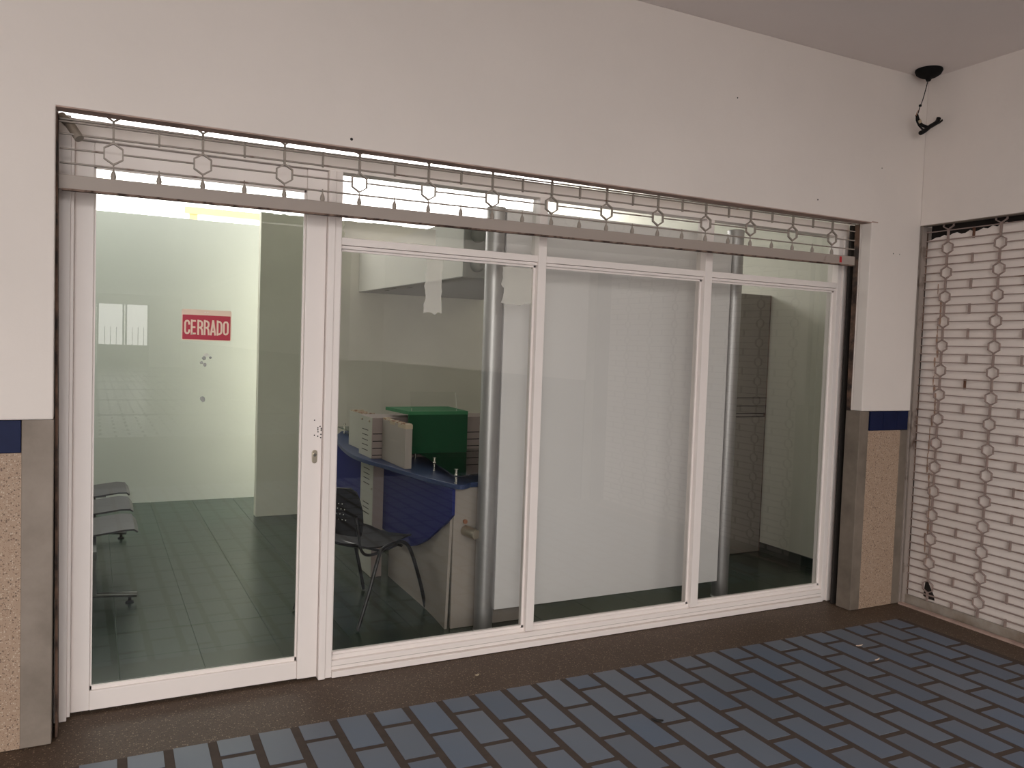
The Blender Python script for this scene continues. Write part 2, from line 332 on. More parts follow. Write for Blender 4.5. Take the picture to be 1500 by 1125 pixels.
bb = boxes('baseboard_side', M['gbase'], [(4.982, 5.0, 3.98, 7.69, 0, 0.075)]); tag(bb, 'dark green skirting at the foot of the inner right wall', 'baseboard', 'structure')
bb = boxes('baseboard_partition', M['gbase'], [(2.0, 4.98, 7.672, 7.69, 0, 0.075)]); tag(bb, 'dark green skirting along the inner partition', 'baseboard', 'structure')
ic = box('ceiling_interior', M['in_wall_w'], (-0.74, 5.14, 3.72, 7.75, 3.62, 3.74)); ic.name = 'ceiling.001'; tag(ic, 'inner ceiling of the shop, ending before the skylight gap', 'ceiling', 'structure')
tb = boxes('trim_1', M['wood'], [(0.85, 2.4, 9.35, 9.45, 2.93, 3.0), (0.9, 0.98, 9.37, 9.43, -.15, 2.93), (2.2, 2.28, 9.37, 9.43, -.15, 2.93)]); tag(tb, 'sunlit timber beam high beyond the back wall', 'beam', 'structure')
gf = box('floor_interior', M['gjoint'], (-0.74, 5.14, 3.98, 8.66, -0.15, -0.0025)); gf.name = 'floor.001'; tag(gf, 'dark green tiled floor inside the shop', 'floor', 'structure')
bm = bmesh.new(); g = 0.3835
bx(bm, -g/2+.0015, g/2-.0015, -.2, .2, -0.008, 0.0); gt0 = None
gm = None
for i in range(-4, 11):
    for j in range(0, 12):
        cx_, cy_ = 0.896+g*(i+.5), 4.297+0.4*(j+.0)-0.2+.2
        x0, x1, y0, y1 = cx_-g/2+.0013, cx_+g/2-.0013, cy_-.2+.0013, cy_+.2-.0013
        x0, x1, y0, y1 = max(x0, -.62), min(x1, 5.0), max(y0, 3.98), min(y1, 8.66)
        if x1-x0 < .02 or y1-y0 < .02: continue
        full = abs((x1-x0)-(g-.0026)) < 1e-4 and abs((y1-y0)-.3974) < 1e-4
        if full and gm is not None:
            o = bpy.data.objects.new('floor_tile', gm); COL.objects.link(o); o.location = (cx_, cy_, 0); o.parent = gf
        else:
            b2 = bmesh.new(); bx(b2, x0-cx_, x1-cx_, y0-cy_, y1-cy_, -.006, 0); o = obj('floor_tile', b2, M['gtile'], gf); o.location = (cx_, cy_, 0)
            if full: gm = o.data
bm.free()

# --- blue tiles of the gallery floor
TX0, TY0, PT, TW, TL, TG, THF, TS = -0.0309, 3.4337, 0.1652, 0.1287, 0.2779, 0.0318, 0.1326, 0.0207
def tmesh(l):
    b = bmesh.new(); bx(b, 0, TW, -l, 0, -0.006, -0.001)
    bmesh.ops.recalc_face_normals(b, faces=b.faces)
    me = bpy.data.meshes.new('tile'); b.to_mesh(me); b.free(); me.materials.append(M['btile']); return me
mf, mh = tmesh(TL), tmesh(THF)
tiles = []
for i in range(-33, 28):
    off = 0.0; half = (i % 2 == 1); row = 0
    while off < 9.3:
        l = THF if (half and row == 0) else TL
        tiles.append((TX0+PT*i-off*math.sin(TS), TY0-off*math.cos(TS), l)); off += l+TG; row += 1
inv = cam.matrix_world.inverted()
def inframe(x, y, z=0, mg=40):
    p = inv @ Vector((x, y, z))
    if p.z > -0.05: return False
    u, v = 750-CF*p.x/p.z, 562.5+CF*p.y/p.z
    return -mg < u < 1500+mg and -mg < v < 1125+mg
vis = [t for t in tiles if any(inframe(t[0]+a, t[1]-b) for a in (0, TW) for b in (0, t[2]))]
vis.sort(key=lambda t: t[0]**2+t[1]**2); near = set(vis[:299]); rest = [t for t in tiles if t not in near]
for t in vis[:299]:
    o = bpy.data.objects.new('floor_tile', mf if t[2] == TL else mh); COL.objects.link(o)
    o.location = (t[0], t[1], random.uniform(-.0003, .0003)); o.rotation_euler = (0, 0, -TS+random.uniform(-.004, .004)); o.parent = fl
bm = bmesh.new(); rm = Matrix.Rotation(-TS, 3, 'Z')
for t in rest:
    if t[1] < -1.7: continue
    bx(bm, t[0], t[0]+TW, t[1]-t[2], t[1], -.006, -.001, rm, (t[0], t[1], 0))
box('darkened_court_floor', M['paving'], (-5.5, 4.6, -6.0, -1.7, -.02, .0005), fl)  # added out of view, keeps the bright court out of the glass
o = obj('tile_field', bm, M['btile'], fl); o['kind'] = 'stuff'
bm = bmesh.new()      # tiled passage far behind, mirrored in the glass
y = -6.35; k = 0
while y > -35.8:
    x = -.48+(0.2 if k % 2 else 0)
    if k % 13 != 12:
        while x < 3.8: bx(bm, x, min(x+.38, 3.86), y-.27, y, -.006, .001); x += 0.42
    y -= 0.31; k += 1
o = obj('passage_tiles', bm, mat('polished_passage_tile', (0.20, 0.22, 0.25), 0.22), fl); o['kind'] = 'stuff'

# ================================================================ SHOPFRONT
WA = M['white_al']
wn = bpy.data.objects.new('window_1', None); COL.objects.link(wn); tag(wn, 'white aluminium shop window of three tall panes under three fanlight panes', 'window', 'structure')
def frame(name, d, label=None): return box(name, WA, d, wn, bevel=0.0025, label=label)
frame('header', (-0.115, 4.47, 3.885, 3.97, 2.445, 2.526))
frame('mullion', (0.985, 1.018, 3.868, 3.97, 0.0, 2.445)); frame('mullion', (1.018, 1.052, 3.878, 3.97, 0.0, 2.445))
frame('mullion', (2.127, 2.176, 3.883, 3.97, 0.085, 2.445)); frame('mullion', (3.27, 3.325, 3.883, 3.97, 0.085, 2.445))
frame('jamb', (4.39, 4.428, 3.885, 3.97, 0.0, 2.445)); frame('jamb', (4.428, 4.462, 3.872, 3.97, 0.0, 2.445))
boxes('jamb_filler', M['plaster'], [(4.468, 4.494, 3.83, 3.97, 0, 2.51)], wn, label='ragged plaster filler beside the right jamb')
boxes('sill', WA, [(1.052, 4.39, 3.868, 3.97, 0.0, 0.030), (1.052, 4.39, 3.886, 3.97, 0.0335, 0.078), (1.052, 4.39, 3.905, 3.97, 0.078, 0.100)], wn, bevel=0.002)
boxes('sill_groove', M['white_al_d'], [(1.052, 4.39, 3.892, 3.97, 0.030, 0.0335), (1.052, 4.39, 3.8855, 3.89, 0.051, 0.0535)], wn)
for x0, x1 in ((1.052, 2.127), (2.176, 3.27), (3.325, 4.39)):
    boxes('transom', WA, [(x0, x1, 3.888, 3.97, 2.103, 2.138), (x0, x1, 3.899, 3.97, 2.086, 2.1015)], wn, bevel=0.002)
    bd = [(x0, x0+.012, 3.915, 3.925, .10, 2.086), (x1-.012, x1, 3.915, 3.925, .10, 2.086), (x0, x1, 3.915, 3.925, .10, .112), (x0, x1, 3.915, 3.925, 2.075, 2.086)]
    boxes('glazing_bead', WA, bd, wn)
    box('pane', M['glass2'], (x0, x1, 3.930, 3.9301, 0.10, 2.086), wn)
    box('pane', M['glass2'], (x0, x1, 3.930, 3.9301, 2.138, 2.445), wn)
# make every pane a single sheet
def single(o):
    me = o.data; b = bmesh.new(); b.from_mesh(me)
    ys = [v.co.y for v in b.verts]; ym = min(ys)
    bmesh.ops.delete(b, geom=[f for f in b.faces if not all(abs(v.co.y-ym) < 1e-6 for v in f.verts)], context='FACES')
    b.to_mesh(me); b.free()
for c in list(wn.children):
    if c.name.startswith('pane'): single(c)

# adhesive and paint residue on the panes
def blob(name, pts, y, m=M['resid'], parent=wn, th=.0006, label=None):
    b = bmesh.new(); prism(b, pts, lambda a, c_, h: (a, y+h, c_), 0, -th); return obj(name, b, m, parent, label=label)
def ragged(x0, x1, z0, z1, n=10, j=.012, bottom=True):
    p = []
    for k in range(n+1): p.append((x0+random.uniform(-j, j), z1+(z0-z1)*k/n))
    if bottom:
        for k in range(1, 5): p.append((x0+(x1-x0)*k/5, z0+random.uniform(-j, j)))
    for k in range(n+1): p.append((x1+random.uniform(-j, j)*.4, z0+(z1-z0)*k/n))
    return p
M['resid_t'] = glassmat('thin_residue', (0.85, 0.85, 0.82), ior=1.3, haze=0.34, hazecol=(0.92, 0.90, 0.85))
M['resid_d'] = glassmat('grey_residue', (0.72, 0.72, 0.72), ior=1.3, haze=0.3, hazecol=(0.5, 0.5, 0.52))
random.seed(11)
blob('tape_residue', ragged(1.500, 1.592, 1.80, 2.075, 12, .009), 3.9285, M['resid_t'], label='whitish smear of old tape')
blob('tape_residue', ragged(1.935, 2.120, 1.875, 2.068, 10, .012), 3.9285, M['resid_t'])
blob('tape_residue', ragged(1.075, 1.55, 2.143, 2.225, 8, .006), 3.9285, M['resid_t'])

# --- door
dr = bpy.data.objects.new('door_1', None); COL.objects.link(dr); tag(dr, 'white aluminium glass shop door with a red CERRADO sign', 'door', 'structure')
boxes('door_frame', WA, [(-0.136, -0.086, 3.850, 3.97, 0.0, 2.526), (-0.086, -0.073, 3.862, 3.97, 0.012, 2.445)], dr, bevel=0.002)
box('stile', WA, (-0.073, 0.0, 3.905, 3.96, 0.010, 2.44), dr, bevel=0.003); box('stile', WA, (0.888, 0.983, 3.893, 3.96, 0.010, 2.44), dr, bevel=0.003)
box('rail', WA, (0.0, 0.888, 3.902, 3.96, 0.010, 0.095), dr, bevel=0.003); box('rail', WA, (0.0, 0.888, 3.902, 3.96, 2.345, 2.44), dr, bevel=0.003)
boxes('glazing_bead', WA, [(0.0, 0.008, 3.918, 3.928, .095, 2.345), (0.880, 0.888, 3.918, 3.928, .095, 2.345), (0.0, 0.888, 3.918, 3.930, .095, .112), (0, .888, 3.918, 3.93, 2.335, 2.345)], dr)
p_ = box('pane', M['glass'], (0.008, 0.880, 3.932, 3.9321, 0.11, 2.34), dr); single(p_)
blob('tape_residue', [(0.445, 1.56), (0.452, 1.568), (0.47, 1.565), (0.468, 1.555), (0.455, 1.55)], 3.9305, parent=dr)
for x, z, s in ((0.448, 1.545, .010), (0.438, 1.525, .008), (0.452, 1.515, .009), (0.475, 1.548, .007), (0.445, 1.36, .013)):
    blob('tape_residue', [(x+s*math.cos(a)*random.uniform(.7, 1.1), z+s*math.sin(a)*random.uniform(.7, 1.1)) for a in [k*math.pi/4 for k in range(8)]], 3.9305, M['resid_d'], dr)
# lock
bm = bmesh.new()
pts = [(.948+.013*math.cos(a), 1.088+(.019 if math.sin(a) >= 0 else -.019)+.013*math.sin(a)) for a in [k*math.pi/8 for k in range(16)]]
prism(bm, pts, lambda a, c_, h: (a, 3.893+h, c_), 0, -.006)
boxes('channel', M['dark'], [(4.41, 4.49, 3.81, 3.825, 0, 2.51)], wn, label='dark strip for the shade in the guide channel gap')  # near-black strip stands in for the shade of the deep gap
lk = obj('lock_plate', bm, M['nickel'], dr, bevel=.001, label='oval metal lock cylinder plate')
bm = bmesh.new(); lathe(bm, [(0.001, 0), (.0085, 0), (.0085, .005), (.001, .005)], (.948, 3.887, 1.097), 14, (0, -1, 0)); obj('lock_cylinder', bm, M['chrome'], lk)
bm = bmesh.new()
for x, z in ((.972, 1.232), (.978, 1.222), (.978, 1.214), (.977, 1.194), (.976, 1.178), (.962, 1.225), (.962, 1.216), (.963, 1.206), (.962, 1.185), (.945, 1.262), (.946, 1.19)):
    lathe(bm, [(0.0003, 0), (.0035, 0), (.0030, .0008), (.0003, .0008)], (x, 3.893, z), 8, (0, -1, 0))
obj('screw_hole', bm, M['slot'], dr)
# sign
sg = thing('closed_sign', 'small red CERRADO sign with ivory letters stuck to the door glass', 'sign', (0.457, 3.9300, 1.694))
def rrect(w, h, r, n=5):
    p = []
    for cx_, cz_, a0 in ((w/2-r, h/2-r, 0), (-w/2+r, h/2-r, 90), (-w/2+r, -h/2+r, 180), (w/2-r, -h/2+r, 270)):
        for k in range(n+1): a = R(a0+90*k/n); p.append((cx_+r*math.cos(a), cz_+r*math.sin(a)))
    return p
bm = bmesh.new(); prism(bm, rrect(.212, .138, .008), lambda a, c_, h: (a, h, c_), 0, -.0015); obj('board', bm, M['signw'], sg)
bm = bmesh.new(); prism(bm, [(x, z-.0105) for x, z in rrect(.204, .110, .003)], lambda a, c_, h: (a, -.0015+h, c_), 0, -.0006); obj('red_field', bm, M['red'], sg)
# condensed bold block capitals, each letter its own strokes
V1 = [(.1, 0), (.1, 1)]
GL = {'C': [[(.49, .66), (.49, .78), (.41, .89), (.29, .915), (.18, .89), (.10, .78), (.10, .22), (.18, .11), (.29, .085), (.41, .11), (.49, .22), (.49, .34)]],
      'E': [V1, [(.1, .915), (.5, .915)], [(.1, .5), (.46, .5)], [(.1, .085), (.5, .085)]],
      'R': [V1, [(.1, .915), (.33, .915), (.46, .84), (.485, .72), (.46, .58), (.33, .49), (.1, .49)], [(.34, .48), (.46, .36), (.50, 0)]],
      'A': [[(.07, 0), (.29, 1)], [(.29, 1), (.51, 0)], [(.15, .25), (.43, .25)]],
      'D': [V1, [(.1, .915), (.29, .915), (.44, .84), (.49, .70), (.49, .30), (.44, .16), (.29, .085), (.1, .085)]],
      'O': [[(.29, .915), (.41, .89), (.49, .78), (.49, .22), (.41, .11), (.29, .085), (.17, .11), (.09, .22), (.09, .78), (.17, .89), (.29, .915)]]}
LW, LH, LT = .0270, .068, .0078
for k, c in enumerate('CERRADO'):
    bm = bmesh.new(); ox = -.0955+k*.0275
    for q_, path in enumerate(GL[c]):
        P = [(ox+p[0]/.58*(LW*.93), -.0445+p[1]*LH) for p in path]
        for i in range(len(P)-1):
            (x0, z0), (x1, z1) = P[i], P[i+1]; dx, dz = x1-x0, z1-z0; n_ = math.hypot(dx, dz); nx, nz = -dz/n_*LT/2, dx/n_*LT/2
            prism(bm, [(x0+nx, z0+nz), (x1+nx, z1+nz), (x1-nx, z1-nz), (x0-nx, z0-nz)], lambda a_, c_, h: (a_, h, c_), -.0018, -.0030-.00012*i-.0009*(q_ % 3))
        for x0, z0 in P[1:-1]:
            prism(bm, [(x0+LT/2*math.cos(j*math.pi/5), z0+LT/2*math.sin(j*math.pi/5)) for j in range(10)], lambda a_, c_, h: (a_, h, c_), -.0018, -.0029)
    obj('letter', bm, M['signw'], sg)
bm = bmesh.new()
for x, z in ((-.008, .058), (0.004, .058)): lathe(bm, [(.0005, 0), (.0022, 0), (.002, .0006), (.0005, .0006)], (x, -.0016, z), 8, (0, -1, 0))
obj('punched_hole', bm, M['white_al'], sg)

# ================================================================ ROLLER GRILLES
def hexring(w, h, t=.004, d=.012):
    b = bmesh.new(); a = h*.24
    o_ = [(0, h/2), (-w/2, a), (-w/2, -a), (0, -h/2), (w/2, -a), (w/2, a)]
    i_ = [(0, h/2-t*1.4), (-w/2+t, a-t*.5), (-w/2+t, -a+t*.5), (0, -h/2+t*1.4), (w/2-t, -a+t*.5), (w/2-t, a-t*.5)]
    V = {}
    for nm, P in (('o', o_), ('i', i_)):
        for s_ in (0, 1): V[nm, s_] = [b.verts.new((x, (s_-.5)*d, z)) for x, z in P]
    for k in range(6):
        n = (k+1) % 6
        b.faces.new([V['o', 0][k], V['o', 0][n], V['o', 1][n], V['o', 1][k]]); b.faces.new([V['i', 0][n], V['i', 0][k], V['i', 1][k], V['i', 1][n]])
        b.faces.new([V['o', 0][n], V['o', 0][k], V['i', 0][k], V['i', 0][n]]); b.faces.new([V['o', 1][k], V['o', 1][n], V['i', 1][n], V['i', 1][k]])
    return b
# front: raised, only its lowest courses hang below the lintel
FG = thing('roller_grille', 'rusty raised roller grille hanging under the lintel of the shopfront', 'grille', (-0.115, 3.742, 2.208)); FG.rotation_euler = (0, -0.0068, 0)
def zf(z): return z-2.208
X0g = -0.115
hx = [0.069+.3411*k-X0g for k in range(13)]
fb = box('bottom_bar', M['gr_bar'], (-.012, 4.475, -.014, .014, 0, .058), FG, bevel=.003, label='broad beige-grey bottom bar with rust spots')
box('rusty_edge', M['gr_barb'], (0, 4.47, -.0145, .012, -.004, .0035), fb)
rz_ = [2.313, 2.369, 2.427, 2.484]
for z in (rz_[0], rz_[2], rz_[3]-.010, rz_[3]):
    box('rail', M['gr_rod'], (-.008, 4.478, -.006, .006, zf(z)-.003, zf(z)+.003), FG)
bm = bmesh.new(); e = [-.008]+sum([[h-.036, h+.036] for h in hx], [])+[4.478]
for k in range(0, len(e), 2): bx(bm, e[k], e[k+1], -.006, .006, zf(rz_[1])-.0027, zf(rz_[1])+.0027)
obj('rail', bm, M['gr_rod'], FG)
bm = hexring(.074, .094, .0055, .014); hr = obj('hexagon', bm, M['gr_hex'], FG); hr.location = (hx[0], 0, zf(2.369))
bm = bmesh.new(); bx(bm, -.0045, .0045, -.006, .006, zf(rz_[2])-.012, zf(rz_[3])+.012); cn = obj('link_bar', bm, M['gr_hex'], FG); cn.location = (hx[0], 0, 0)
bm = bmesh.new(); lathe(bm, [(.0005, 0), (.008, .0), (.0112, .014), (.009, .027), (.0032, .040), (.0028, .058), (.0005, .059)], (0, 0, 0), 10); fn = obj('finial', bm, M['gr_hex'], FG, smooth=True); fn.location = (hx[0], 0, zf(2.263))
bm = bmesh.new(); bx(bm, -.0038, .0038, -.006, .006, zf(rz_[2])-.008, zf(rz_[3])+.004); mn = obj('short_bar', bm, M['gr_hex'], FG); mn.location = (hx[0]+.1705, 0, 0)
for k, h in enumerate(hx):
    if k:
        inst(hr, 'hexagon', (h, 0, zf(2.369))); inst(cn, 'link_bar', (h, 0, 0)); inst(fn, 'finial', (h, 0, zf(2.263)))
        inst(mn, 'short_bar', (h+.1705 if k < 12 else h-.1705*25, 0, 0)) if k < 12 else None
    inst(hr, 'hexagon', (h, 0, zf(2.369+.172)))
    if k < 12: inst(fn, 'finial', (h+.1705, 0, zf(2.263)))
tp = box('tape_scrap', M['redtape'], (4.335, 4.355, -.0160, -.0145, .012, .050), FG, label='scrap of red tape on the bottom bar')
box('guide_rail', M['rust'], (-.022, -.013, -.03, .10, -2.208, .295), FG, label='rusty vertical guide channel at left')
box('guide_rail', M['rust'], (4.512, 4.5185, -.005, .029, -2.238, .27), FG, label='rusty vertical guide channel at right')
bm = bmesh.new(); tube(bm, [(-.005, .06, .300), (.028, .03, .262), (.062, .0, .205)], .018, 12); obj('guide_stop', bm, M['gr2b'], FG, smooth=True, label='grey tube end of the guide at upper left')
# right: closed, white sheet behind
RG = thing('roller_grille', 'closed grille of hexagons and rails over a white sheet on the right wall', 'grille'); RG.matrix_world = RWM
A = .05
zh = [2.377-.1587*k for k in range(15)]; hs_ = [.170+.356*k for k in range(8)]
S1 = 3.0
box('bottom_bar', M['gr2b'], (A-.014, A+.014, -S1, -.004, .004, .062), RG, bevel=.002, label='grey bottom bar standing on the threshold')
for zc in zh:
    for dz in (-.0529, .0529):
        box('rail', M['gr2'], (A-.006, A+.006, -S1, 0.0, zc+dz-.0034, zc+dz+.0034), RG)
    bm = bmesh.new(); e = [0.0]+sum([[s-.038, s+.038] for s in hs_], [])+[S1]
    for k in range(0, len(e), 2): bx(bm, A-.006, A+.006, -e[k+1], -e[k], zc-.003, zc+.003)
    obj('rail', bm, M['gr2'], RG)
box('rail', M['gr2'], (A-.006, A+.006, -S1, 0.0, 2.487, 2.492), RG)
bm = hexring(.077, .088, .0055, .012); bmesh.ops.rotate(bm, verts=bm.verts, cent=(0, 0, 0), matrix=Matrix.Rotation(R(90), 3, 'Z'))
hr2 = obj('hexagon', bm, M['gr2'], RG); hr2.location = (A, -hs_[0], zh[0])
bm = bmesh.new(); bx(bm, -.005, .005, -.0065, .0065, -.038, .038); lk2 = obj('link_bar', bm, M['gr2'], RG); lk2.location = (A, -hs_[0], zh[0]-.0793)
bm = bmesh.new(); bx(bm, -.005, .005, -.0065, .0065, -.033, .033); sb2 = obj('short_bar', bm, M['gr2'], RG); sb2.location = (A, -hs_[0]-.178, zh[0]-.0793)
for i, s in enumerate(hs_):
    for k, zc in enumerate(zh):
        if i or k: inst(hr2, 'hexagon', (A, -s, zc))
        if (i or k): inst(lk2, 'link_bar', (A, -s, zc-.0793))
        if (i or k): inst(sb2, 'short_bar', (A, -s-.178, zc-.0793))
    inst(lk2, 'link_bar', (A, -s, zh[0]+.0793)); inst(sb2, 'short_bar', (A, -s-.178, zh[0]+.0793)); inst(hr2, 'hexagon', (A, -s, zh[0]+.1587))
M['barerust'] = mat('bare_rust', (0.13, 0.055, 0.03), 0.8, var=0.3, vscale=12)
for o in list(RG.children):
    if o.name.startswith('short_bar') and abs(o.location.y+hs_[0]+.178) < 1e-4 and (abs(o.location.z-zh[0]-.0793) < 1e-3 or abs(o.location.z-zh[5]+.0793) < 1e-3):
        o.material_slots[0].link = 'OBJECT'; o.material_slots[0].material = M['barerust']; o['label'] = 'bare rusty short bar'
sp = [(.0, .0), (S1, .0), (S1, 2.53)]
random.seed(5); s = S1
while s > .02:
    zt = 2.448+.075*min(1, s/.9)+random.uniform(-.010, .010); sp.append((s, zt)); s -= .03 if s < 1.2 else .3
sp.append((0, 2.44))
bm = bmesh.new(); prism(bm, sp, lambda a, c_, h: (h, -a, c_), A+.028, A+.032); obj('backing_sheet', bm, M['sheet'], RG, label='white sheet with rust stains and ragged top edge')
bm = bmesh.new(); bx(bm, A+.06, A+.07, -3.3, 0.0, 0, 3.3); obj('void_shade_sheet', bm, M['dark'], RG)  # dark sheet stands in for the unlit space behind the grille
random.seed(9); bm = bmesh.new()
s = .10; z = 2.15
for k in range(30):
    s = min(.125, max(.07, s+random.uniform(-.02, .018))); h = random.uniform(.05, .10); w_ = random.uniform(.004, .013)
    q = [(s-w_/2, z), (s-w_*.8, z-h*.4), (s-w_*.3, z-h), (s+w_*.4, z-h*.9), (s+w_*.7, z-h*.5), (s+w_/2, z)]
    prism(bm, q, lambda a, c_, hh: (hh, -a, c_), A+.0265, A+.028); z -= h*.92
    if z < .3: break
obj('rust_streak', bm, M['stain'], RG)
bm = bmesh.new()
q = [(.125, .115), (.13, .175), (.15, .185), (.165, .155), (.20, .10), (.205, .07), (.15, .068), (.12, .08)]
prism(bm, q, lambda a, c_, hh: (hh, -a, c_), A+.0262, A+.028); obj('burn_hole', bm, M['dark'], RG, label='burnt black hole at the bottom corner')
box('threshold', M['soffit'], (-.012, .02, -S1, -.0, -.003, .010), RG, label='brown metal threshold strip')
box('guide_rail', M['rust'], (A-.02, A+.022, -.006, .001, 0, 2.50), RG)

# ================================================================ HANGING WIRES
pc = thing('pendant_fitting', 'black ceiling canopy with dangling taped wires in the corner', 'light fitting', (4.712, 3.535, 3.49))
bm = bmesh.new(); lathe(bm, [(.001, 0), (.080, 0), (.082, -.009), (.072, -.030), (.048, -.046), (.020, -.056), (.012, -.072), (.001, -.073)], (0, 0, 0), 28); obj('canopy', bm, M['canopy'], pc, smooth=True)
def L(x, z, dy=0): return (x-4.712, dy, z-3.49)
bm = bmesh.new(); tube(bm, spline([L(4.709, 3.425), L(4.69, 3.36), L(4.667, 3.29), L(4.645, 3.245), L(4.636, 3.215), L(4.622, 3.185)], 4), .0028, 6); obj('cable', bm, M['black'], pc)
bm = bmesh.new(); lathe(bm, [(.001, -.008), (.009, -.005), (.009, .005), (.001, .008)], L(4.648, 3.254), 10); obj('cable_knot', bm, M['black'], pc, smooth=True)
bm = bmesh.new(); tube(bm, spline([L(4.636, 3.225), L(4.620, 3.205), L(4.618, 3.185), L(4.624, 3.175)], 4), .0022, 6); obj('copper_loop', bm, M['copper'], pc)
bm = bmesh.new(); tube(bm, spline([L(4.622, 3.188), L(4.622, 3.16), L(4.632, 3.128, -.01), L(4.66, 3.112, -.01), L(4.69, 3.108)], 5), .006, 8); obj('wire', bm, M['black'], pc, smooth=True)
bm = bmesh.new(); tube(bm, spline([L(4.622, 3.19), L(4.65, 3.17, .01), L(4.685, 3.142, .01), L(4.73, 3.132)], 5), .010, 8); w2 = obj('wire', bm, M['black'], pc, smooth=True)
bm = bmesh.new(); tube(bm, [L(4.652, 3.168, .008), L(4.668, 3.155, .008)], .0115, 8); obj('tape_band', bm, M['kraft'], w2)
bm = bmesh.new(); tube(bm, spline([L(4.664, 3.085), L(4.70, 3.103), L(4.745, 3.135), L(4.79, 3.160), L(4.82, 3.180), L(4.832, 3.205)], 5), .014, 10, radii=None); obj('taped_bundle', bm, M['black'], pc, smooth=True)
bm = bmesh.new(); tube(bm, spline([L(4.79, 3.158), L(4.83, 3.172), L(4.865, 3.195), L(4.885, 3.215), L(4.905, 3.222)], 5), .006, 8); obj('wire', bm, M['black'], pc, smooth=True)

# ================================================================ LITTER ON THE FLOOR
def scrap(name, x, y, l, w, rz, m, label, cat):
    b = bmesh.new(); n = 10; P = [(l/2*math.cos(2*math.pi*k/n), w/2*math.sin(2*math.pi*k/n)*(1-.25*math.cos(2*math.pi*k/n))) for k in range(n)]
    prism(b, P, lambda a, c_, h: (a, c_, h+abs(a)*.15), 0, .003)
    o = obj(name, b, m); o.location = (x, y, .0005); o.rotation_euler = (0, 0, rz); tag(o, label, cat)
scrap('dry_leaf', 2.257, 2.868, .055, .022, 2.4, M['slot'], 'small dark curled leaf on the blue tiles', 'leaf')
scrap('dry_leaf', 1.722, 3.63, .026, .014, .3, M['kraft'], 'tiny pale dry leaf on the brown terrazzo before the sill', 'leaf')
scrap('paper_shred', 3.922, 3.179, .05, .008, -.1, M['signw'], 'thin pale shred on the far tiles, the one nearer the pillar', 'litter')
scrap('paper_shred', 3.836, 2.989, .05, .008, .2, M['signw'], 'thin pale shred on the far tiles, the one nearer the viewer', 'litter')

# ================================================================ SHOP INTERIOR
# --- free-standing board between two steel poles
for x, zt, lab in ((2.028, 2.425, 'left'), (3.800, 2.462, 'right')):
    t = thing('steel_pole', 'brushed steel pole at the %s edge of the white board' % lab, 'pole', (x, 4.222, 0))
    bm = bmesh.new(); lathe(bm, [(.001, 0), (.0545, 0), (.0545, zt-.012), (.001, zt-.012)], (0, 0, 0), 40); obj('tube', bm, M['steel'], t, smooth=True)
    bm = bmesh.new(); lathe(bm, [(.001, 0), (.0565, 0), (.0565, .010), (.052, .014), (.001, .014)], (0, 0, zt-.012), 40); obj('cap', bm, M['steel'], t, smooth=True)
    bm = bmesh.new(); lathe(bm, [(.001, 0), (.058, 0), (.058, .004), (.055, .006), (.001, .006)], (0, 0, 0), 32); obj('foot_ring', bm, M['steel'], t, smooth=True)
b_ = thing('white_board', 'large blank white board standing between the two steel poles', 'board', (2.90, 4.205, 0))
box('panel', M['board'], (-.817, .845, -.015, .015, .118, 2.425), b_, bevel=.002)
for z in (.5, 2.0): box('cross_rail', M['steel'], (-.81, .84, .015, .035, z, z+.04), b_)
# --- tall cabinet at right
ct = thing('tall_cabinet', 'tall dark grey cabinet against the inner right wall', 'cabinet', (4.80, 5.075, 0))
box('body', M['cab2'], (-.32, .195, .018, .50, 0.0, 2.135), ct, bevel=.002)
box('door', M['cab'], (-.318, .172, 0, .018, 1.165, 2.13), ct, bevel=.0015)
box('door', M['cab2'], (-.318, .172, 0, .018, .006, 1.128), ct, bevel=.0015)
for z in (1.285, 1.218): box('handle_groove', M['slot'], (-.318, .182, -.0012, .002, z, z+.006), ct)
for z in (1.156, 1.130): box('gap', M['slot'], (-.318, .172, .008, .016, z, z+.006), ct)
box('edge_strip', M['rust'], (.172, .182, .002, .018, 0.006, 2.13), ct, label='dark brown vertical edge strip')
# --- bulkhead box under the ceiling
dk = thing('bulkhead_box', 'long white boxed bulkhead hanging over the reception, grey end towards the window', 'bulkhead', (2.26, 5.2, 2.115))
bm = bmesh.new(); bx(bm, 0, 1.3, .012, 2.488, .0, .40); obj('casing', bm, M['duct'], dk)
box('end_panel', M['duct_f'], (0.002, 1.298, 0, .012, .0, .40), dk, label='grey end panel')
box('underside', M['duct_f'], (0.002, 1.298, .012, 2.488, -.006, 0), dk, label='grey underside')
for z in (.085, .285):
    bm = bmesh.new(); lathe(bm, [(.001, 0), (.05, 0), (.05, .02), (.046, .04), (.03, .055), (.001, .062)], (.10, 0, z), 24, (0, -1, 0)); obj('spotlight', bm, M['duct_f'], dk, smooth=True)
for x, y in ((.06, 1.6), (.10, 1.9), (.12, 1.35)): box('scratch', M['slot'], (x, x+.012, y, y+.12, -.0068, -.006), dk)

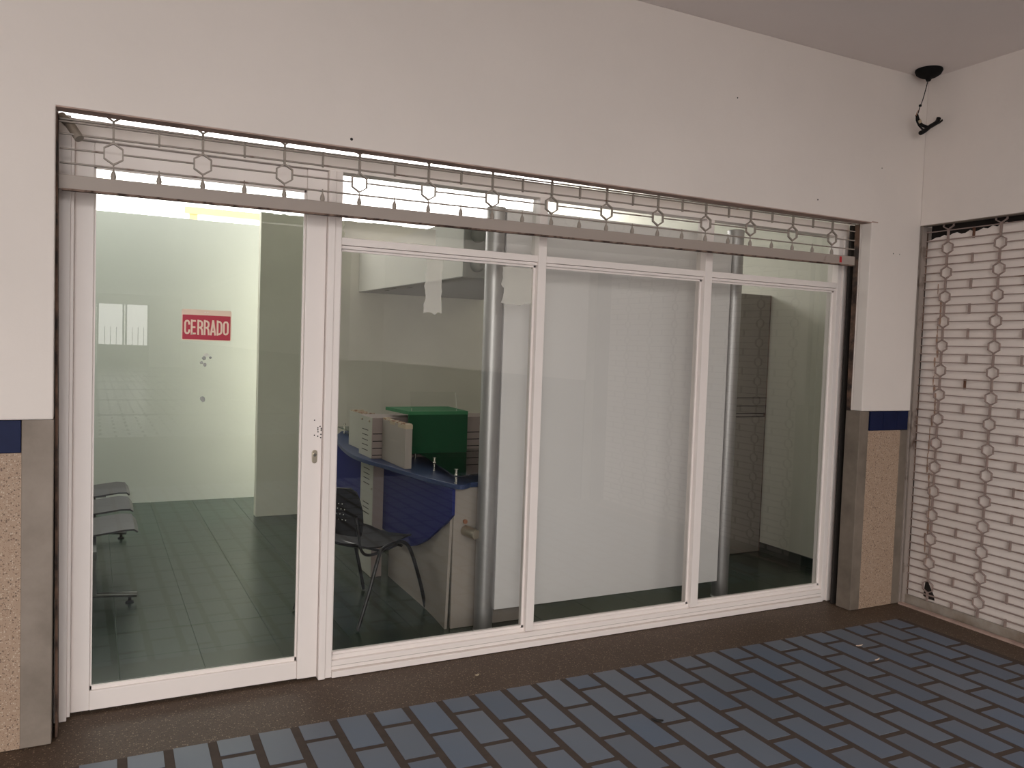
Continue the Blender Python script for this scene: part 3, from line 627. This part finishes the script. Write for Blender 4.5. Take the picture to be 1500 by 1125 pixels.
# --- reception desk
ZT = .85
ds = thing('reception_desk', 'curved blue reception desk with grey panels behind the left shop pane', 'desk', (1.85, 4.3, 0))
def D(x, y): return (x-1.85, y-4.3)
edge = spline([(1.955, 4.292, 0), (1.93, 4.262, 0), (1.875, 4.232, 0), (1.835, 4.28, 0), (1.80, 4.42, 0), (1.765, 4.56, 0), (1.733, 4.77, 0), (1.703, 4.98, 0), (1.662, 5.21, 0), (1.632, 5.40, 0), (1.625, 5.56, 0), (1.64, 5.79, 0), (1.69, 6.15, 0), (1.79, 6.64, 0), (1.95, 7.05, 0)], 4)
pts = [D(p.x, p.y) for p in edge]+[D(2.75, 7.05), D(2.75, 4.292)]
bm = bmesh.new(); prism(bm, pts, lambda a, c_, h: (a, c_, h), ZT-.028, ZT); obj('worktop', bm, M['blue_top'], ds, bevel=.003, label='dark blue worktop with a curved front edge')
# blue modesty panel: plane X about 1.835, lower edge an arc
pr = [(4.245, ZT-.028)]+[(p.x, p.y) for p in spline([(4.245, .675, 0), (4.34, .61, 0), (4.447, .549, 0), (4.55, .49, 0), (4.652, .435, 0), (4.77, .385, 0), (4.877, .350, 0), (5.0, .330, 0), (5.126, .322, 0), (5.335, .330, 0), (5.9, .36, 0), (6.9, .42, 0)], 3)]+[(6.9, ZT-.028)]
bm = bmesh.new(); prism(bm, pr, lambda a, c_, h: (h-1.85, a-4.3, c_), 1.822, 1.840); obj('modesty_panel', bm, M['blue'], ds, label='deep blue modesty panel with a curved lower edge')
fp = [(1.868, 5.46), (1.862, 5.29), (1.858, 5.0), (1.855, 4.80), (1.850, 4.66), (1.843, 4.534), (1.833, 4.42), (1.822, 4.305)]
bm = bmesh.new(); n = len(fp)
a_ = [bm.verts.new((x-1.85, y-4.3, 0)) for x, y in fp]; b2 = [bm.verts.new((x-1.85+.018*0+ (0.022 if i == n-1 else .006), y-4.3, .82)) for i, (x, y) in enumerate(fp)]
a3 = [bm.verts.new((x-1.85+.016, y-4.3, 0)) for x, y in fp]; b3 = [bm.verts.new((x-1.85+.022+(0.016 if i == n-1 else 0), y-4.3, .82)) for i, (x, y) in enumerate(fp)]
for i in range(n-1):
    bm.faces.new([a_[i], a_[i+1], b2[i+1], b2[i]]); bm.faces.new([a3[i+1], a3[i], b3[i], b3[i+1]]); bm.faces.new([b2[i], b2[i+1], b3[i+1], b3[i]])
for i in (0, n-1): bm.faces.new([a_[i], b2[i], b3[i], a3[i]])
obj('side_panel', bm, M['grey_lam'], ds, smooth=True, label='thin grey laminate panel, slightly curled at its free edge')
ep = box('end_panel', M['grey_lam'], (0.004, .46, -.008, .010, 0.002, ZT-.030), ds, bevel=.001, label='grey end panel facing the window')
bm = bmesh.new(); lathe(bm, [(.001, 0), (.028, 0), (.030, .004), (.030, .095), (.027, .10), (.001, .10)], (.075, -.008, .575), 20, (.35, -1, -.12)); hd = obj('socket_tube', bm, M['nickel'], ds, smooth=True, label='short satin metal tube fixed to the end panel')
bm = bmesh.new(); lathe(bm, [(.001, 0), (.013, 0), (.013, .012), (.001, .012)], (.075, -.008, .625), 14, (0, -1, 0)); obj('cable_hole', bm, M['copper'], ds)
# pedestal below the worktop
def slatunit(parent, x0, x1, y0, y1, z0, z1, mfront, mside, fr_z, sd_z, knob=None):
    box('body', mfront, (x0, x1, y0, y1, z0, z1), parent, bevel=.0015)
    box('side_face', mside, (x0-.003, x0, y0+.003, y1, z0+.001, z1-.001), parent)
    for z in fr_z: box('groove', M['slot'], (x0+.004, x1, y0-.0008, y0+.002, z-.003, z+.003), parent)
    for z in sd_z: box('slot', M['slot'], (x0-.0042, x0-.001, y0+(y1-y0)*.28, y0+(y1-y0)*.75, z-.0022, z+.0022), parent)
pd = thing('pedestal_unit', 'narrow grey pedestal with vent slots under the desk top', 'pedestal', (1.742, 5.455, 0))
slatunit(pd, 0, .075, 0, .29, 0.001, ZT-.029, M['mauve'], M['grey_lam2'], [], [.78, .745, .71, .675, .64, .50, .465, .43])
bm = bmesh.new(); lathe(bm, [(.001, 0), (.007, 0), (.007, .008), (.001, .01)], (-.003, .02, .62), 10, (-1, 0, 0)); obj('screw_cap', bm, M['nickel'], pd)
# slatted cabinet on the worktop
sc = thing('slatted_cabinet', 'low grey slat-front cabinet standing on the blue worktop', 'cabinet', (1.690, 5.345, ZT+.001))
slatunit(sc, 0, .96, 0, .29, 0, .278, M['mauve'], M['grey_lam2'], [.022, .070, .118, .168], [.045, .08, .115, .15, .185])
for y in (.05, .22):
    bm = bmesh.new(); lathe(bm, [(.001, 0), (.008, 0), (.008, .008), (.001, .011)], (-.003, y, .252), 10, (-1, 0, 0)); obj('hinge_cap', bm, M['nickel'], sc)
# side boards
sb = thing('divider_board', 'grey upright divider board with taped chipped top nearest the window', 'board', (1.753, 4.863, ZT+.001))
box('board', M['grey_lam'], (0, .047, 0, .455, 0, .272), sb, bevel=.001)
bm = bmesh.new(); random.seed(2)
for k in range(16):
    y0 = .455*k/16; bx(bm, .002, .045, y0, y0+.455/16-.001, .272, .272+random.uniform(.002, .012))
obj('chipped_edge', bm, M['chip'], sb)
boxes('masking_tape', M['kraft'], [(-.001, .048, -.001, .06, .252, .279), (-.001, .002, .06, .14, .250, .272), (-.001, .002, .20, .30, .255, .276)], sb, label='tan masking tape over the corner')
u1 = thing('side_cabinet', 'pale grey block with a broken top edge at the far end of the desk', 'cabinet', (1.755, 5.735, ZT+.001))
box('body', M['grey_lam2'], (0, .075, 0, .40, 0, .262), u1, bevel=.001)
bm = bmesh.new()
for k in range(14):
    y0 = .40*k/14; bx(bm, .002, .073, y0, y0+.4/14-.001, .262, .262+random.uniform(.002, .014))
obj('chipped_edge', bm, M['chip'], u1)
# glass shelf on standoffs
gs = thing('glass_shelf', 'green tinted glass shelf on chrome standoffs above the near end of the worktop', 'shelf', (1.835, 4.25, ZT))
def glplate(name, P, parent, ox, oy, z0=.043, z1=.051):
    b = bmesh.new(); prism(b, [(x-ox, y-oy) for x, y in P], lambda a, c_, h: (a, c_, h), z0, z1)
    return obj(name, b, M['glass_g'], parent)
glplate('glass_plate', [(1.835, 4.25), (1.998, 5.335), (2.70, 5.335), (2.70, 4.29), (1.95, 4.285), (1.92, 4.25)], gs, 1.835, 4.25)
def standoff(parent, x, y):
    b = bmesh.new(); lathe(b, [(.0005, 0), (.010, 0), (.010, .004), (.0065, .006), (.0065, .038), (.0095, .040), (.0095, .043), (.0005, .043)], (x, y, 0), 14)
    s_ = obj('standoff', b, M['chrome'], parent, smooth=True)
    b = bmesh.new(); lathe(b, [(.0005, .051), (.0095, .051), (.0095, .054), (.007, .056), (.007, .078), (.011, .082), (.011, .086), (.0005, .086)], (x, y, 0), 14); obj('standoff_cap', b, M['chrome'], s_, smooth=True)
for x, y in ((.022, .03), (.075, .50), (.150, 1.04), (.80, .09)): standoff(gs, x, y)
g2 = thing('glass_shelf', 'dark glass shelf piece at the far end of the desk, behind the cabinets', 'shelf', (1.89, 6.15, ZT))
glplate('glass_plate', [(1.89, 6.15), (1.89, 6.95), (2.6, 6.95), (2.6, 6.15)], g2, 1.89, 6.15); standoff(g2, .03, .70); standoff(g2, .6, .1); standoff(g2, .03, .1)
# green ledge
gr = thing('green_ledge', 'dark green ledge with lighter green top on the reception desk', 'ledge', (1.880, 5.155, ZT+.0525))
box('front_board', M['green'], (0, .430, 0, .020, 0, .262), gr, bevel=.001)
bm = bmesh.new(); prism(bm, [(0, -.002), (.430, -.002), (.45, .40), (-.03, .40)], lambda a, c_, h: (a, c_, h), .262, .285); obj('top_slab', bm, M['green_top'], gr, label='lighter green top slab')
ac = thing('acrylic_holder', 'clear acrylic stand on the green ledge top', 'holder', (1.90, 5.165, 1.1885))
bm = bmesh.new(); prism(bm, [(0, 0), (.33, 0), (.33, .13), (0, .13)], lambda a, c_, h: (a, h+c_*.25, c_), 0, .004); obj('sheet', bm, M['acryl'], ac)
boxes('post', M['chrome'], [(0.0, .0025, -.002, 0, 0, .02), (.325, .3275, -.002, 0, 0, .012)], ac)  # small chrome strips stand in for glints on the acrylic edges

# --- black chair
fx, fy = .892, .452
ch = thing('visitor_chair', 'black plastic shell chair with bent tube legs facing the desk', 'chair', (1.48, 4.82, 0), math.atan2(fy, fx))
# local: +x forward, +y left
def shell(b, prof, halfw, nx=10, th=.007, ycurve=.0):
    # prof: list of (x,z,w) ; grid across y
    top = []; bot = []
    for i, (x, z, w) in enumerate(prof):
        p0 = prof[max(i-1, 0)]; p1 = prof[min(i+1, len(prof)-1)]; t = Vector((p1[0]-p0[0], 0, p1[1]-p0[1])).normalized(); nrm = Vector((-t.z, 0, t.x))
        r1 = []; r2 = []
        for k in range(nx+1):
            u = -1+2*k/nx; c_ = ycurve*(u*u); y = u*w
            p = Vector((x, y, z))+nrm*c_; r1.append(b.verts.new(p)); r2.append(b.verts.new(p-nrm*th))
        top.append(r1); bot.append(r2)
    m_ = len(prof)
    for i in range(m_-1):
        for k in range(nx):
            b.faces.new([top[i][k], top[i+1][k], top[i+1][k+1], top[i][k+1]]); b.faces.new([bot[i][k+1], bot[i+1][k+1], bot[i+1][k], bot[i][k]])
        b.faces.new([top[i][0], bot[i][0], bot[i+1][0], top[i+1][0]]); b.faces.new([top[i+1][nx], bot[i+1][nx], bot[i][nx], top[i][nx]])
    for k in range(nx):
        b.faces.new([top[0][k+1], bot[0][k+1], bot[0][k], top[0][k]]); b.faces.new([top[-1][k], bot[-1][k], bot[-1][k+1], top[-1][k+1]])
bm = bmesh.new()
pf = [(-.19, .455, .13), (-.185, .44, .17), (-.15, .428, .205), (-.08, .424, .225), (.0, .43, .235), (.08, .442, .235), (.15, .452, .23), (.20, .452, .215), (.235, .438, .18), (.25, .42, .12)]
shell(bm, pf, 0, 12, .008, .018); obj('seat', bm, M['black'], ch, smooth=True)
bm = bmesh.new()
pf = [(-.20, .50, .17), (-.215, .54, .195), (-.225, .60, .21), (-.235, .67, .212), (-.25, .73, .205), (-.262, .77, .19), (-.27, .79, .15)]
shell(bm, pf, 0, 12, .008, -.02)
bk = obj('backrest', bm, M['black'], ch, smooth=True)
bm = bmesh.new()
for r_ in range(4):
    for k in range(-3, 4):
        y = k*.03+(.015 if r_ % 2 else 0); z = .60+r_*.032
        lathe(bm, [(.0003, 0), (.0035, 0), (.0035, .001), (.0003, .001)], (-.2235-(z-.6)*.17, y, z), 8, (-1, 0, .15))
obj('perforation', bm, M['resid'], bk)
for sy in (-1, 1):
    bm = bmesh.new()
    tube(bm, spline([(-.285, sy*.275, .008), (-.20, sy*.27, .20), (-.11, sy*.25, .385), (-.065, sy*.235, .425), (.0, sy*.23, .440), (.08, sy*.235, .445), (.13, sy*.245, .425), (.17, sy*.255, .36), (.235, sy*.268, .18), (.285, sy*.275, .008)], 5), .0115, 10)
    obj('leg_frame', bm, M['blacktube'], ch, smooth=True)
    bm = bmesh.new(); tube(bm, spline([(.08, sy*.215, .425), (-.05, sy*.215, .405), (-.16, sy*.215, .405), (-.205, sy*.205, .44), (-.222, sy*.2, .52), (-.24, sy*.195, .64)], 5), .009, 8); obj('back_support', bm, M['blacktube'], ch, smooth=True)
for x in (-.08, .10):
    bm = bmesh.new(); tube(bm, [(x, -.235, .418), (x, .235, .418)], .009, 8); obj('crossbar', bm, M['blacktube'], ch)

# --- waiting bench by the left wall
bn = thing('waiting_bench', 'dark three-seat waiting bench along the inner left wall seen through the door', 'bench', (0, 5.45, 0))
box('beam', M['bench'], (-.05, .03, -.25, 2.0, .33, .39), bn, bevel=.004)
for y in (0.0, 1.74):
    bm = bmesh.new(); tube(bm, spline([(-.36, y, .05), (-.15, y, .062), (.05, y, .062), (.255, y, .045)], 4), .017, 10); f_ = obj('foot', bm, M['bench'], bn, smooth=True)
    bm = bmesh.new(); prism(bm, [(-.02, .06), (.035, .06), (.022, .33), (-.02, .33)], lambda a, c_, h: (a, y+h, c_), -.02, .02); obj('post', bm, M['bench'], bn)
    for x in (-.32, .215):
        bm = bmesh.new(); lathe(bm, [(.001, 0), (.024, 0), (.024, .006), (.01, .014), (.008, .05), (.001, .05)], (x, y, 0), 16); obj('leveller', bm, M['black'], f_, smooth=True)
st = None
for k, y in enumerate((-.02, .62, 1.26)):
    bm = bmesh.new(); pf = [(.255, .425, .20), (.235, .448, .235), (.18, .452, .25), (.08, .440, .255), (-.04, .425, .255), (-.15, .418, .25), (-.21, .425, .24)]
    shell(bm, pf, 0, 8, .010, .004); s_ = obj('seat', bm, M['seat'], bn, smooth=True); s_.location = (0, y+.24, 0)
    bm = bmesh.new(); pf = [(-.22, .44, .24), (-.27, .50, .25), (-.32, .62, .25), (-.36, .76, .25), (-.38, .84, .23)]
    shell(bm, pf, 0, 8, .010, .0); s_ = obj('backrest', bm, M['seat'], bn, smooth=True); s_.location = (0, y+.24, 0)
    box('seat_bracket', M['bench'], (-.16, .10, y+.22, y+.26, .385, .425), bn)
